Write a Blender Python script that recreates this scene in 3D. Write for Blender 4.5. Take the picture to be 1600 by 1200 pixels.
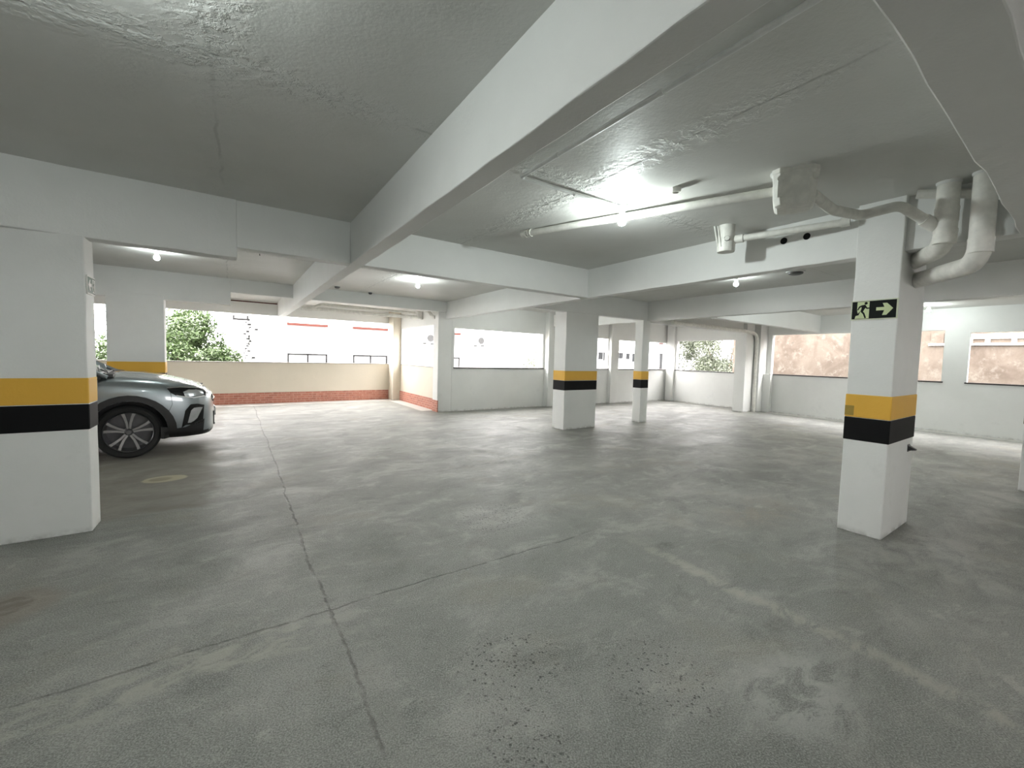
import bpy, bmesh, math, random
from mathutils import Vector, Matrix
from mathutils.bvhtree import BVHTree
for o in list(bpy.data.objects): bpy.data.objects.remove(o)
S = bpy.context.scene
COL = S.collection
R = random.Random(7)
PI = math.pi

# ---------------------------------------------------------------- camera
H = 1.45
F_PX, PITCH, ROLL = 696.56, 0.0590365, 0.0259117
cd = bpy.data.cameras.new('camera'); cam = bpy.data.objects.new('camera', cd); COL.objects.link(cam)
cd.sensor_width = 36; cd.lens = 36*F_PX/1600; cd.clip_start = 0.02; cd.clip_end = 400
fw = Vector((0, math.cos(PITCH), -math.sin(PITCH))); up0 = Vector((0, math.sin(PITCH), math.cos(PITCH))); rt0 = Vector((1, 0, 0))
rt = math.cos(ROLL)*rt0 + math.sin(ROLL)*up0; up = -math.sin(ROLL)*rt0 + math.cos(ROLL)*up0
m = Matrix((rt, up, -fw)).transposed().to_4x4(); m.translation = Vector((0, 0, H))
cam.matrix_world = m
S.camera = cam

# ---------------------------------------------------------------- world, exposure
S.view_settings.view_transform = 'Standard'; S.view_settings.look = 'None'
S.view_settings.gamma = 1; S.view_settings.use_curve_mapping = False
S.view_settings.exposure = 1.0
w = bpy.data.worlds.new('overcast_sky'); S.world = w; w.use_nodes = True
bg = w.node_tree.nodes['Background']; bg.inputs[0].default_value = (1.0, 0.97, 0.955, 1); bg.inputs[1].default_value = 8.5
BULB = 330.0          # emission of the ceiling bulbs

# ---------------------------------------------------------------- the garage's oblique grid: u along the cross beams, v along the long beams
A1, A2 = -0.5594, 0.9286
E1 = Vector((math.sin(A1), math.cos(A1), 0)); E2 = Vector((math.sin(A2), math.cos(A2), 0))
def P(u, v, z=0.0): return Vector((E2.x*u+E1.x*v, E2.y*u+E1.y*v, z))
_det = E2.x*E1.y-E1.x*E2.y
UV_U = (E1.y/_det, -E1.x/_det, 0); UV_V = (-E2.y/_det, E2.x/_det, 0)
CEIL = 2.83
def ceil_z(u, v):
    t = min(max((-u+0.2)/1.7, 0), 1); t = t*t*(3-2*t)
    s = min(max((6.5-v)/1.6, 0), 1)
    return CEIL-0.062*t*s

# ---------------------------------------------------------------- materials
MATS = {}
class NT:
    def __init__(s, name):
        s.m = bpy.data.materials.new(name); s.m.use_nodes = True; s.t = s.m.node_tree
        s.b = s.t.nodes['Principled BSDF']; s.out = s.t.nodes['Material Output']; MATS[name] = s.m
        s._pos = None
    def n(s, typ, **k):
        x = s.t.nodes.new(typ)
        for a, b in k.items(): setattr(x, a, b)
        return x
    def put(s, sock, v):
        if hasattr(v, 'is_output') or isinstance(v, bpy.types.NodeSocket): s.t.links.new(v, sock)
        else: sock.default_value = v
    def pos(s):
        if s._pos is None: s._pos = s.n('ShaderNodeNewGeometry').outputs['Position']
        return s._pos
    def obj(s): return s.n('ShaderNodeTexCoord').outputs['Object']
    def math(s, op, a, b=0.0, c=0.0, clamp=False):
        x = s.n('ShaderNodeMath', operation=op, use_clamp=clamp)
        for i, v in enumerate((a, b, c)): s.put(x.inputs[i], v)
        return x.outputs[0]
    def dot(s, a, vec):
        x = s.n('ShaderNodeVectorMath', operation='DOT_PRODUCT'); s.put(x.inputs[0], a); x.inputs[1].default_value = vec
        return x.outputs['Value']
    def comb(s, a, b, c=0.0):
        x = s.n('ShaderNodeCombineXYZ')
        for i, v in enumerate((a, b, c)): s.put(x.inputs[i], v)
        return x.outputs[0]
    def noise(s, vec, scale, detail=4, rough=.55, dist=0.0):
        x = s.n('ShaderNodeTexNoise'); s.put(x.inputs['Vector'], vec); x.inputs['Scale'].default_value = scale
        x.inputs['Detail'].default_value = detail; x.inputs['Roughness'].default_value = rough; x.inputs['Distortion'].default_value = dist
        return x.outputs['Fac']
    def ramp(s, f, a, b, lo=0.0, hi=1.0):
        x = s.n('ShaderNodeMapRange', interpolation_type='SMOOTHSTEP'); s.put(x.inputs[0], f)
        for i, v in zip((1, 2, 3, 4), (a, b, lo, hi)): s.put(x.inputs[i], v)
        return x.outputs[0]
    def mix(s, f, a, b, mode='MIX'):
        x = s.n('ShaderNodeMix', data_type='RGBA', blend_type=mode); s.put(x.inputs['Factor'], f)
        for k, v in (('A', a), ('B', b)):
            sock = [q for q in x.inputs if q.name == k and q.type == 'RGBA'][0]
            s.put(sock, v if not isinstance(v, tuple) else (*v[:3], 1))
        return [q for q in x.outputs if q.type == 'RGBA'][0]
    def bump(s, h, strength=.4, dist=.01):
        x = s.n('ShaderNodeBump'); s.put(x.inputs['Height'], h); x.inputs['Strength'].default_value = strength; x.inputs['Distance'].default_value = dist
        s.t.links.new(x.outputs[0], s.b.inputs['Normal'])
    def fin(s, col=None, rough=None, metal=None, spec=None):
        if col is not None: s.put(s.b.inputs['Base Color'], (*col, 1) if isinstance(col, tuple) else col)
        if rough is not None: s.put(s.b.inputs['Roughness'], rough)
        if metal is not None: s.put(s.b.inputs['Metallic'], metal)
        if spec is not None: s.put(s.b.inputs['Specular IOR Level'], spec)
        return s.m
def simple(name, col, rough=.6, metal=0.0, vary=.12, scale=8.0, bump=0.0, spec=.5):
    t = NT(name); n = t.noise(t.obj(), scale, 4)
    c = t.mix(t.ramp(n, .3, .7), tuple(x*(1-vary) for x in col), tuple(min(1, x*(1+vary*.6)) for x in col))
    if bump: t.bump(t.noise(t.obj(), scale*6, 4), bump, .004)
    return t.fin(c, rough, metal, spec)

def paint(name, col, grime=True, rough=.6):
    t = NT(name); p = t.pos()
    big = t.noise(p, 1.3, 5, .6); fine = t.noise(p, 60, 3, .6); med = t.noise(p, 9, 5, .65)
    c = t.mix(t.ramp(big, .3, .75), tuple(x*.94 for x in col), col)
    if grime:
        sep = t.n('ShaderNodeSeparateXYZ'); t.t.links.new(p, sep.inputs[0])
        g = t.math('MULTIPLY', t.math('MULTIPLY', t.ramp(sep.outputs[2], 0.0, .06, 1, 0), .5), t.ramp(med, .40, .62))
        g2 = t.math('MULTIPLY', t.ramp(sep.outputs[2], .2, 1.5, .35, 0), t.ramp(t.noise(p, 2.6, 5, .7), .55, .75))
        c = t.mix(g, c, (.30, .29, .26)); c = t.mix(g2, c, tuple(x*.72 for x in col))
    h = t.math('ADD', t.math('MULTIPLY', med, 1.0), t.math('MULTIPLY', fine, .35))
    t.bump(h, .45, .006)
    return t.fin(c, rough, spec=.35)
paint('white_paint', (.80, .805, .785)); paint('cream_paint', (.74, .68, .57)); paint('facade_white', (.82, .82, .80), False)
paint('yellow_paint', (.80, .455, .06), False, .55); simple('black_paint', (.005, .005, .0055), .6, spec=.15)

def ceiling_mat():
    t = NT('ceiling_paint'); p = t.pos()
    u = t.dot(p, UV_U); v = t.dot(p, UV_V)
    wob = t.math('SUBTRACT', t.noise(p, 3.0, 4), .5); 
    med = t.noise(p, 5, 6, .65); fine = t.noise(p, 45, 3, .6)
    # rough trowelled zones by the board joints
    h = t.math('ADD', t.math('MULTIPLY', med, .5), t.math('MULTIPLY', fine, .18))
    crease = None
    for axis, c0 in ((u, -.07), (v, 2.63), (u, 2.41), (u, 6.9), (v, 7.3), (u, -4.0)):
        d = t.math('SUBTRACT', t.math('ADD', axis, t.math('MULTIPLY', wob, .09)), c0)
        step = t.ramp(d, -.012, .012, 0, .55)
        ad = t.math('ABSOLUTE', d)
        near = t.math('MULTIPLY', t.ramp(ad, 0, .22, 1, 0), t.math('MULTIPLY', t.ramp(t.noise(p, 13, 5, .65, .1), .42, .62), .8))
        h = t.math('ADD', h, t.math('ADD', step, near))
        ln = t.math('MULTIPLY', t.ramp(ad, .004, .016, 1, 0), t.ramp(t.noise(p, 4, 4), .4, .6))
        crease = ln if crease is None else t.math('MAXIMUM', crease, ln)
    t.bump(h, .6, .013)
    c = t.mix(t.ramp(t.noise(p, .9, 5), .3, .7), (.62, .62, .59), (.69, .69, .665))
    c = t.mix(t.math('MULTIPLY', crease, .3), c, (.30, .30, .28))
    return t.fin(c, .55, spec=.35)
ceiling_mat()

def floor_mat():
    t = NT('worn_concrete'); p = t.pos()
    u = t.dot(p, UV_U); v = t.dot(p, UV_V)
    st = t.comb(t.math('MULTIPLY', u, .8), t.math('MULTIPLY', v, 1.1))       # drawn out along the trowelling
    sk = t.comb(t.math('MULTIPLY', u, .75), t.math('MULTIPLY', v, 1.55))
    warp = t.noise(p, 1.6, 4)
    n1 = t.noise(st, .6, 8, .62, .15); n2 = t.noise(st, 2.1, 10, .70, .5); n3 = t.noise(sk, 5.5, 10, .74, .6); grain = t.noise(p, 150, 3, .7); g2 = t.noise(p, 34, 6, .75)
    c = t.mix(t.ramp(n1, .38, .64), (.195, .20, .183), (.290, .29, .268))
    c = t.mix(t.ramp(n2, .50, .64, 0, .7), c, (.355, .35, .32))
    c = t.mix(t.ramp(n2, .46, .34, 0, .65), c, (.150, .155, .142))
    c = t.mix(t.math('MULTIPLY', t.ramp(n3, .54, .66), t.ramp(n1, .42, .6, .15, .9)), c, (.43, .42, .385))
    c = t.mix(t.math('MULTIPLY', t.ramp(n3, .44, .34), .55), c, (.14, .14, .128))
    c = t.mix(t.ramp(t.noise(st, 1.3, 5, .6, .2), .54, .68, 0, .5), c, (.25, .23, .175))
    c = t.mix(t.ramp(g2, .44, .33, 0, .6), c, (.115, .115, .105)); c = t.mix(t.ramp(g2, .56, .67, 0, .5), c, (.42, .41, .38))
    c = t.mix(t.ramp(grain, .45, .64, 0, .55), c, (.5, .5, .47))
    c = t.mix(t.ramp(grain, .5, .32, 0, .62), c, (.10, .10, .09))
    # smoother brownish screed behind the left pillar
    wo = t.math('MULTIPLY', t.math('SUBTRACT', t.noise(p, 3.5, 5), .5), .5)
    zone = t.math('MULTIPLY', t.ramp(t.math('ADD', u, wo), -.12, -.28), t.ramp(t.math('ADD', v, wo), 4.9, 5.02))
    c = t.mix(t.math('MULTIPLY', zone, .8), c, t.mix(t.ramp(n2, .3, .7), (.185, .172, .145), (.225, .212, .18)))
    # cracks and joints
    wob = t.math('ADD', t.math('MULTIPLY', t.math('SUBTRACT', t.noise(p, .8, 3, .5), .5), .14), t.math('MULTIPLY', t.math('SUBTRACT', t.noise(p, 9, 6, .7), .5), .06))
    hgt = t.math('ADD', t.math('MULTIPLY', n3, .45), t.math('MULTIPLY', g2, .22))
    def line(axis, c0, wd, col, amt, gate=None):
        nonlocal c, hgt
        d = t.math('ABSOLUTE', t.math('SUBTRACT', t.math('ADD', axis, wob), c0))
        l = t.ramp(d, wd*.2, wd, 1, 0)
        if gate is not None: l = t.math('MULTIPLY', l, gate)
        c = t.mix(t.math('MULTIPLY', l, amt), c, col)
        return l
    brk = t.ramp(t.noise(p, 5.5, 5, .6), .38, .56, .15, 1)
    l1 = line(u, .45, .013, (.09, .09, .08), .7, brk)
    l2 = line(v, 2.55, .013, (.09, .09, .08), .7, t.math('MULTIPLY', brk, t.ramp(u, 3.0, 2.2)))
    line(u, .50, .13, (.36, .35, .32), .30, t.ramp(n3, .4, .6))
    line(u, 2.73, .10, (.44, .42, .37), .7, t.math('MULTIPLY', t.ramp(n3, .42, .56), t.ramp(v, 2.6, 1.6)))
    line(v, 2.40, .22, (.42, .41, .36), .7, t.math('MULTIPLY', t.ramp(n3, .44, .58), t.ramp(u, .6, .2)))
    hgt = t.math('SUBTRACT', hgt, t.math('MULTIPLY', t.math('MAXIMUM', l1, l2), .8))
    # round patches
    def spot(u0, v0, ru, rv, col, amt, edge=.25, nz=.5, fray=None):
        nonlocal c
        du = t.math('DIVIDE', t.math('SUBTRACT', u, u0), ru); dv = t.math('DIVIDE', t.math('SUBTRACT', v, v0), rv)
        d = t.math('SQRT', t.math('ADD', t.math('MULTIPLY', du, du), t.math('MULTIPLY', dv, dv)))
        d = t.math('ADD', d, t.math('MULTIPLY', t.math('SUBTRACT', t.noise(p, 6, 5, .7), .5), nz))
        k = t.ramp(d, 1-edge, 1, 1, 0)
        if fray is not None: k = t.math('MULTIPLY', k, fray)
        c = t.mix(t.math('MULTIPLY', k, amt), c, col)
        return k
    spot(-.66, 6.25, .22, .16, (.46, .42, .30), .95, .15, .3)
    spot(-.70, 6.25, .12, .09, (.24, .21, .15), .7, .3, .3)
    spot(-1.06, 3.56, .26, .30, (.25, .205, .165), .55, .5, .8)
    spot(-1.08, 3.58, .12, .12, (.14, .12, .10), .7, .2, .5, t.ramp(n3, .4, .55))
    spot(2.15, .75, .60, .34, (.46, .46, .43), .8, .9, .8, t.ramp(n3, .42, .54))
    spot(2.55, 1.02, .20, .10, (.13, .13, .12), .6, .9, .8, t.ramp(n3, .42, .6))
    spot(4.4, 2.0, .9, .45, (.25, .20, .145), .45, .8, .7, t.ramp(n2, .4, .6))
    spot(2.95, 2.02, .22, .10, (.10, .10, .09), .75, .8, .7, t.ramp(n3, .42, .6))
    spot(5.5, 3.2, .7, .3, (.12, .125, .115), .6, .8, .9, t.ramp(n3, .38, .6))
    spot(4.6, .75, 1.0, .7, (.40, .39, .36), .55, .7, .7, t.ramp(n3, .38, .6))
    spot(6.6, 4.7, 1.4, .5, (.15, .15, .145), .45, .8, .9, t.ramp(n2, .36, .6))
    spot(10.3, 1.9, 1.1, .5, (.17, .165, .15), .5, .8, .9)
    # pitted aggregate
    vo = t.n('ShaderNodeTexVoronoi'); t.put(vo.inputs['Vector'], p); vo.inputs['Scale'].default_value = 48
    pm = None
    for (u0, v0, r) in ((1.12, 1.62, .34), (.95, 1.25, .22), (2.0, 3.3, .5), (1.7, 1.15, .35)):
        du = t.math('SUBTRACT', u, u0); dv = t.math('SUBTRACT', v, v0)
        d = t.math('SQRT', t.math('ADD', t.math('MULTIPLY', du, du), t.math('MULTIPLY', dv, dv)))
        k = t.ramp(t.math('ADD', d, t.math('MULTIPLY', warp, .3)), r*.5+.15, r+.15, 1, 0)
        pm = k if pm is None else t.math('MAXIMUM', pm, k)
    pits = t.math('MULTIPLY', t.math('MULTIPLY', t.ramp(vo.outputs['Distance'], .20, .34, 1, 0), t.ramp(t.noise(p, 30, 2), .48, .54)), pm)
    c = t.mix(t.math('MULTIPLY', pits, .8), c, (.07, .07, .065))
    hgt = t.math('SUBTRACT', hgt, t.math('MULTIPLY', pits, .9))
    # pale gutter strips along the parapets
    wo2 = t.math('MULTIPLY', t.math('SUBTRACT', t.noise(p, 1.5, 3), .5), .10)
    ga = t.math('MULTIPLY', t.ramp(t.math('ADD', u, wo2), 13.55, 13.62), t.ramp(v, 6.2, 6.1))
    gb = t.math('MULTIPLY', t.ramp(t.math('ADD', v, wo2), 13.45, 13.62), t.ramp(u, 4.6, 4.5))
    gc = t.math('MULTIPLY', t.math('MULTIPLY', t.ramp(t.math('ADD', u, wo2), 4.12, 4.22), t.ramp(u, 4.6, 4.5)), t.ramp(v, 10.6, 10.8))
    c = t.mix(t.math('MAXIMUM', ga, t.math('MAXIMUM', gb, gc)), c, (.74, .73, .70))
    t.bump(hgt, .75, .014)
    ro = t.ramp(n2, .35, .7, .62, .44)
    return t.fin(c, ro, spec=.45)
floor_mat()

def brick_mat():
    t = NT('red_brick'); p = t.pos(); u = t.dot(p, UV_U); v = t.dot(p, UV_V)
    sep = t.n('ShaderNodeSeparateXYZ'); t.t.links.new(p, sep.inputs[0])
    b = t.n('ShaderNodeTexBrick'); t.put(b.inputs['Vector'], t.comb(t.math('ADD', u, v), sep.outputs[2]))
    b.inputs['Color1'].default_value = (.46, .17, .115, 1); b.inputs['Color2'].default_value = (.36, .13, .09, 1); b.inputs['Mortar'].default_value = (.55, .33, .26, 1)
    b.inputs['Scale'].default_value = 1; b.inputs['Brick Width'].default_value = .21; b.inputs['Row Height'].default_value = .062; b.inputs['Mortar Size'].default_value = .006
    c = t.mix(t.ramp(t.noise(p, 12, 5), .35, .7, 0, .45), b.outputs['Color'], (.60, .32, .25))
    t.bump(b.outputs['Fac'], .3, -.004)
    return t.fin(c, .75)
brick_mat()
simple('dark_stone', (.035, .028, .028), .5); simple('grey_stone', (.30, .28, .25), .6)
simple('pipe_white', (.78, .77, .72), .45, vary=.1, scale=14, bump=.08)
simple('conduit_white', (.76, .765, .75), .5, vary=.1)
simple('void_black', (.004, .004, .004), .95)
simple('dark_plastic', (.03, .03, .032), .5); simple('sensor_grey', (.14, .14, .14), .5)
simple('sign_black', (.005, .007, .006), .6, vary=.05, spec=.15); simple('sign_green', (.56, .64, .36), .5, vary=.05); simple('sign_edge', (.62, .66, .50), .5, vary=.05); simple('sign_dark_green', (.04, .09, .055), .5)
simple('olive_patch', (.33, .22, .03), .6)
simple('steel', (.45, .45, .45), .35, .9)
for k, f in (('bulb_glow_strong', 1.4), ('bulb_glow', .8), ('bulb_glow_weak', .50), ('bulb_glow_faint', .38)):
    t = NT(k); t.b.inputs['Base Color'].default_value = (1, 1, 1, 1); t.b.inputs['Emission Color'].default_value = (.90, .99, .965, 1); t.b.inputs['Emission Strength'].default_value = BULB*f
t = NT('car_paint'); fl = t.noise(t.obj(), 900, 2)
t.fin(t.mix(fl, (.25, .285, .30), (.33, .365, .38)), .30, .75); t.b.inputs['Coat Weight'].default_value = 1; t.b.inputs['Coat Roughness'].default_value = .04
simple('car_black', (.012, .012, .013), .45, bump=.05); simple('car_gloss_black', (.008, .008, .009), .12); simple('tyre_rubber', (.016, .016, .016), .8)
simple('chrome', (.75, .76, .77), .12, 1.0, .03); simple('alloy_dark', (.13, .13, .135), .35, .7); simple('alloy_face', (.34, .335, .335), .4, .35)
simple('lamp_silver', (.62, .63, .65), .2, .6); simple('lamp_white', (.85, .86, .88), .2); simple('car_interior', (.03, .03, .033), .8)
t = NT('car_glass'); t.fin((.03, .035, .04), .03, spec=.9); t.b.inputs['Transmission Weight'].default_value = .35; t.b.inputs['Coat Weight'].default_value = 1; t.b.inputs['Coat Roughness'].default_value = .02
t = NT('lens_glass'); t.fin((.9, .92, .95), .03, spec=.6); t.b.inputs['Transmission Weight'].default_value = .92
simple('plate_white', (.75, .75, .75), .4)
simple('leaf_green', (.065, .105, .035), .5, vary=.45, scale=1.2); simple('leaf_olive', (.15, .17, .12), .5, vary=.4, scale=1.2); simple('bark', (.14, .11, .08), .85, vary=.3, bump=.4)
for k in ('leaf_green', 'leaf_olive'):
    MATS[k].node_tree.nodes['Principled BSDF'].inputs['Subsurface Weight'].default_value = 0.0
paint('far_facade', (.80, .80, .79), False); simple('window_dark', (.018, .019, .020), .5, spec=.1); simple('window_light', (.045, .047, .050), .5, spec=.1); simple('terracotta', (.085, .030, .024), .8, spec=.1); simple('pink_render', (.085, .05, .048), .8, spec=.1); simple('outdoor_dark', (.022, .022, .022), .8, spec=.1); simple('facade_line', (.062, .062, .062), .8, spec=.1)
simple('pole_concrete', (.30, .30, .29), .8); simple('wire_black', (.015, .015, .015), .8, spec=.1); simple('street_asphalt', (.10, .10, .10), .85, scale=1.5)
simple('ac_white', (.7, .7, .68), .5); simple('band_white', (.78, .77, .74), .6)
def stain_mat():
    t = NT('stained_render'); p = t.pos()
    sep = t.n('ShaderNodeSeparateXYZ'); t.t.links.new(p, sep.inputs[0])
    v = t.dot(p, UV_V)
    n = t.noise(p, .9, 6, .65, .5); n2 = t.noise(t.comb(t.math('MULTIPLY', v, 5.0), t.math('MULTIPLY', sep.outputs[2], .8)), 1.1, 5, .6)
    c = t.mix(t.ramp(n, .35, .65), (.082, .062, .047), (.135, .110, .088))
    c = t.mix(t.ramp(t.noise(p, 3.5, 6, .7), .5, .68, 0, .8), c, (.17, .15, .125))
    c = t.mix(t.math('MULTIPLY', t.ramp(n2, .5, .7, 0, .6), t.ramp(sep.outputs[2], 1.5, 2.4)), c, (.07, .05, .04))
    c = t.mix(t.ramp(t.noise(p, 8, 4), .66, .74, 0, .8), c, (.07, .06, .05))
    t.bump(n, .3, .02)
    return t.fin(c, .85)
stain_mat()

# ---------------------------------------------------------------- mesh helpers
def link(name, bm, mats, parent=None, smooth=False, angle=35):
    me = bpy.data.meshes.new(name)
    bmesh.ops.recalc_face_normals(bm, faces=bm.faces)
    bm.to_mesh(me); bm.free()
    for k in ([mats] if isinstance(mats, str) else mats): me.materials.append(MATS[k])
    o = bpy.data.objects.new(name, me); COL.objects.link(o)
    if parent is not None:
        o.parent = parent; o.matrix_parent_inverse = Matrix.Identity(4)
    if smooth:
        for f in me.polygons: f.use_smooth = True
        if angle:
            try: me.set_sharp_from_angle(angle=math.radians(angle))
            except Exception: pass
    return o
def tag(o, label=None, cat=None, group=None, kind=None):
    if label: o['label'] = label
    if cat: o['category'] = cat
    if group: o['group'] = group
    if kind: o['kind'] = kind
    return o
def empty(name, loc=(0, 0, 0), rz=0.0):
    o = bpy.data.objects.new(name, None); COL.objects.link(o); o.location = loc; o.rotation_euler = (0, 0, rz); o.empty_display_size = .2
    return o
def struct(o): o['kind'] = 'structure'; return o
def hexa(bm, pts, mi=0):
    v = [bm.verts.new(p) for p in pts]
    for q in ((0, 1, 2, 3), (7, 6, 5, 4), (0, 4, 5, 1), (1, 5, 6, 2), (2, 6, 7, 3), (3, 7, 4, 0)):
        f = bm.faces.new([v[i] for i in q]); f.material_index = mi
    return v
def buv(bm, u0, u1, v0, v1, z0, z1, mi=0, o=Vector((0, 0, 0))):     # box on the oblique grid
    return hexa(bm, [P(u0, v0, z0)-o, P(u1, v0, z0)-o, P(u1, v1, z0)-o, P(u0, v1, z0)-o, P(u0, v0, z1)-o, P(u1, v0, z1)-o, P(u1, v1, z1)-o, P(u0, v1, z1)-o], mi)
def box(bm, x0, x1, y0, y1, z0, z1, mi=0):
    return hexa(bm, [Vector(p) for p in ((x0, y0, z0), (x1, y0, z0), (x1, y1, z0), (x0, y1, z0), (x0, y0, z1), (x1, y0, z1), (x1, y1, z1), (x0, y1, z1))], mi)
def bevel(o, w=.008, seg=2):
    mo = o.modifiers.new('bevel', 'BEVEL'); mo.width = w; mo.segments = seg; mo.limit_method = 'ANGLE'; mo.angle_limit = math.radians(40)
    return o
def tube(bm, pts, r, n=12, mi=0, cap=True, bend=0.0):
    pts = [Vector(p) for p in pts]
    if bend:
        q = [pts[0]]
        for a, b, c in zip(pts, pts[1:], pts[2:]):
            d1 = (a-b).normalized(); d2 = (c-b).normalized(); k = min(bend, (a-b).length*.45, (c-b).length*.45)
            for i in range(7):
                s = i/6; q.append((b+d1*k)*(1-s)**2 + b*2*s*(1-s) + (b+d2*k)*s*s)
        q.append(pts[-1]); pts = q
    rs = r if isinstance(r, (list, tuple)) else [r]*len(pts)
    rings = []; nrm = None
    for i, p in enumerate(pts):
        d = (pts[min(i+1, len(pts)-1)]-pts[max(i-1, 0)])
        if d.length < 1e-9: d = Vector((0, 0, 1))
        d.normalize()
        if nrm is None: nrm = d.orthogonal().normalized()
        nrm = (nrm-d*nrm.dot(d)).normalized(); b = d.cross(nrm)
        rings.append([bm.verts.new(p+(nrm*math.cos(2*PI*k/n)+b*math.sin(2*PI*k/n))*rs[i]) for k in range(n)])
    for a, b in zip(rings, rings[1:]):
        for k in range(n):
            f = bm.faces.new((a[k], a[(k+1) % n], b[(k+1) % n], b[k])); f.material_index = mi
    if cap:
        for rr in (rings[0][::-1], rings[-1]):
            f = bm.faces.new(rr); f.material_index = mi
def lathe(bm, prof, c=Vector((0, 0, 0)), axis='Z', n=24, mi=0):
    rings = []
    for r, h in prof:
        ring = []
        for k in range(n):
            a = 2*PI*k/n; x, y = r*math.cos(a), r*math.sin(a)
            q = Vector((x, y, h)) if axis == 'Z' else (Vector((x, h, y)) if axis == 'Y' else Vector((h, x, y)))
            ring.append(bm.verts.new(c+q))
        rings.append(ring)
    for a, b in zip(rings, rings[1:]):
        for k in range(n):
            f = bm.faces.new((a[k], a[(k+1) % n], b[(k+1) % n], b[k])); f.material_index = mi
    for rr, (r_, _) in ((rings[0], prof[0]), (rings[-1], prof[-1])):
        if r_ < .01: f = bm.faces.new(rr); f.material_index = mi
def poly_prism(bm, pts2, fn, depth, mi=0):                            # pts2 (a,b); fn(a,b,d) -> point
    v0 = [bm.verts.new(fn(a, b, 0)) for a, b in pts2]; v1 = [bm.verts.new(fn(a, b, depth)) for a, b in pts2]
    f = bm.faces.new(v0); f.material_index = mi; f = bm.faces.new(v1[::-1]); f.material_index = mi
    n = len(pts2)
    for i in range(n):
        f = bm.faces.new((v0[i], v1[i], v1[(i+1) % n], v0[(i+1) % n])); f.material_index = mi

# ---------------------------------------------------------------- floor and ceiling slabs
def slab(name, zf, z2, mat, step=.5):
    bm = bmesh.new(); us = [-9.3+i*step for i in range(int(23.6/step)+1)]+[14.15]; vs = [-5.3+i*step for i in range(int(19.5/step)+1)]+[14.3]
    g = [[bm.verts.new(P(u, v, zf(u, v))) for v in vs] for u in us]
    for i in range(len(us)-1):
        for j in range(len(vs)-1):
            if us[i] > 4.75 and vs[j] > 10.6: continue                # the alcove's outer corner is open air
            bm.faces.new((g[i][j], g[i+1][j], g[i+1][j+1], g[i][j+1]))
    for v in list(bm.verts):
        if not v.link_faces: bm.verts.remove(v)
    r = bmesh.ops.extrude_face_region(bm, geom=bm.faces[:])
    for q in r['geom']:
        if isinstance(q, bmesh.types.BMVert): q.co.z = z2
    return struct(link(name, bm, mat))
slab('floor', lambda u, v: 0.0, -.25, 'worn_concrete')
slab('ceiling', ceil_z, 3.1, 'ceiling_paint', .25)

# ---------------------------------------------------------------- walls with their openings
SILL = 1.13; TOP = 2.86
def wall_v(name, v0, v1, u0, u1, opens, mat=('white_paint', 'white_paint'), flip=False):
    """wall along u (or along v when flip); opens = (a, b, sill, head)"""
    bm = bmesh.new()
    def bb(a, b, z0, z1):
        for y0, y1, mi in ((z0, min(z1, SILL), 0), (max(z0, SILL), z1, 1)):
            if y1-y0 > .001:
                if flip: buv(bm, v0, v1, a, b, y0, y1, mi)
                else: buv(bm, a, b, v0, v1, y0, y1, mi)
    x = u0
    for a, b, s, h in opens:
        if a > x: bb(x, a, 0, TOP)
        bb(a, b, 0, s); bb(a, b, h, TOP); x = b
    if x < u1: bb(x, u1, 0, TOP)
    return struct(link(name, bm, list(mat)))
N_OP = [(4.92, 7.95, SILL, 2.18), (9.0, 10.76, SILL, 2.17), (11.20, 12.5, SILL, 2.14), (12.501, 13.86, SILL, 2.15)]
def skew(o):
    for v in o.data.vertices:
        u = v.co.x*UV_U[0]+v.co.y*UV_U[1]; k = -.25*min(max((u-8)/6, 0), 1); v.co += Vector((E1.x*k, E1.y*k, 0))
    return o
skew(wall_v('wall_north', 10.30, 10.45, 4.85, 14.05, N_OP))
E_OP = [(-4.4, -1.6, SILL, 2.28), (-1.1, 1.90, SILL, 2.27), (2.32, 6.18, SILL, 2.335), (7.34, 9.62, SILL, 2.21)]
wall_v('wall_east', 13.90, 14.05, -5.15, 10.06, E_OP, flip=True)
AN_OP = [(-4.5, 4.36, SILL, 2.45)]
wall_v('wall_alcove_north', 14.10, 14.25, -9.15, 4.70, AN_OP, ('cream_paint', 'white_paint'))
AE_OP = [(10.72, 13.52, SILL, 2.27)]
wall_v('wall_alcove_east', 4.55, 4.70, 10.60, 14.10, AE_OP, ('cream_paint', 'white_paint'), flip=True)
W_OP = [(5.6, 9.2, SILL, 2.4)]
wall_v('wall_west', -9.15, -9.0, -5.15, 14.10, W_OP, flip=True)
S_OP = [(1.6, 3.8, SILL, 2.2)]
wall_v('wall_south', -5.15, -5.0, -9.0, 13.9, S_OP)
tn = 0
def sill(a0, a1, b0, b1, mat, th=.028):
    global tn
    tn += 1; bm = bmesh.new(); buv(bm, a0, a1, b0, b1, SILL, SILL+th)
    q = struct(link('trim_%d' % tn, bm, mat))
    if b0 > 10 and a0 > 4.8: skew(q)
for a, b, s, h in N_OP: sill(a+(-.03 if a < 5 else 0), b+(.04 if b < 12 or b > 13 else 0), 10.27, 10.46, 'dark_stone', .03)
for a, b, s, h in E_OP: sill(13.87, 14.06, a-.03, b+.03, 'dark_stone', .03)
for a, b, s, h in AN_OP: sill(a, b, 14.08, 14.26, 'grey_stone', .02)
sill(4.53, 4.71, 10.72, 13.52, 'grey_stone', .02)
def base(name, *a):
    bm = bmesh.new(); buv(bm, *a); struct(link(name, bm, 'red_brick'))
base('baseboard_alcove_north', -9.0, 4.52, 14.075, 14.12, 0, .30)
base('baseboard_alcove_east', 4.525, 4.58, 10.63, 14.075, 0, .30)
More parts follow.
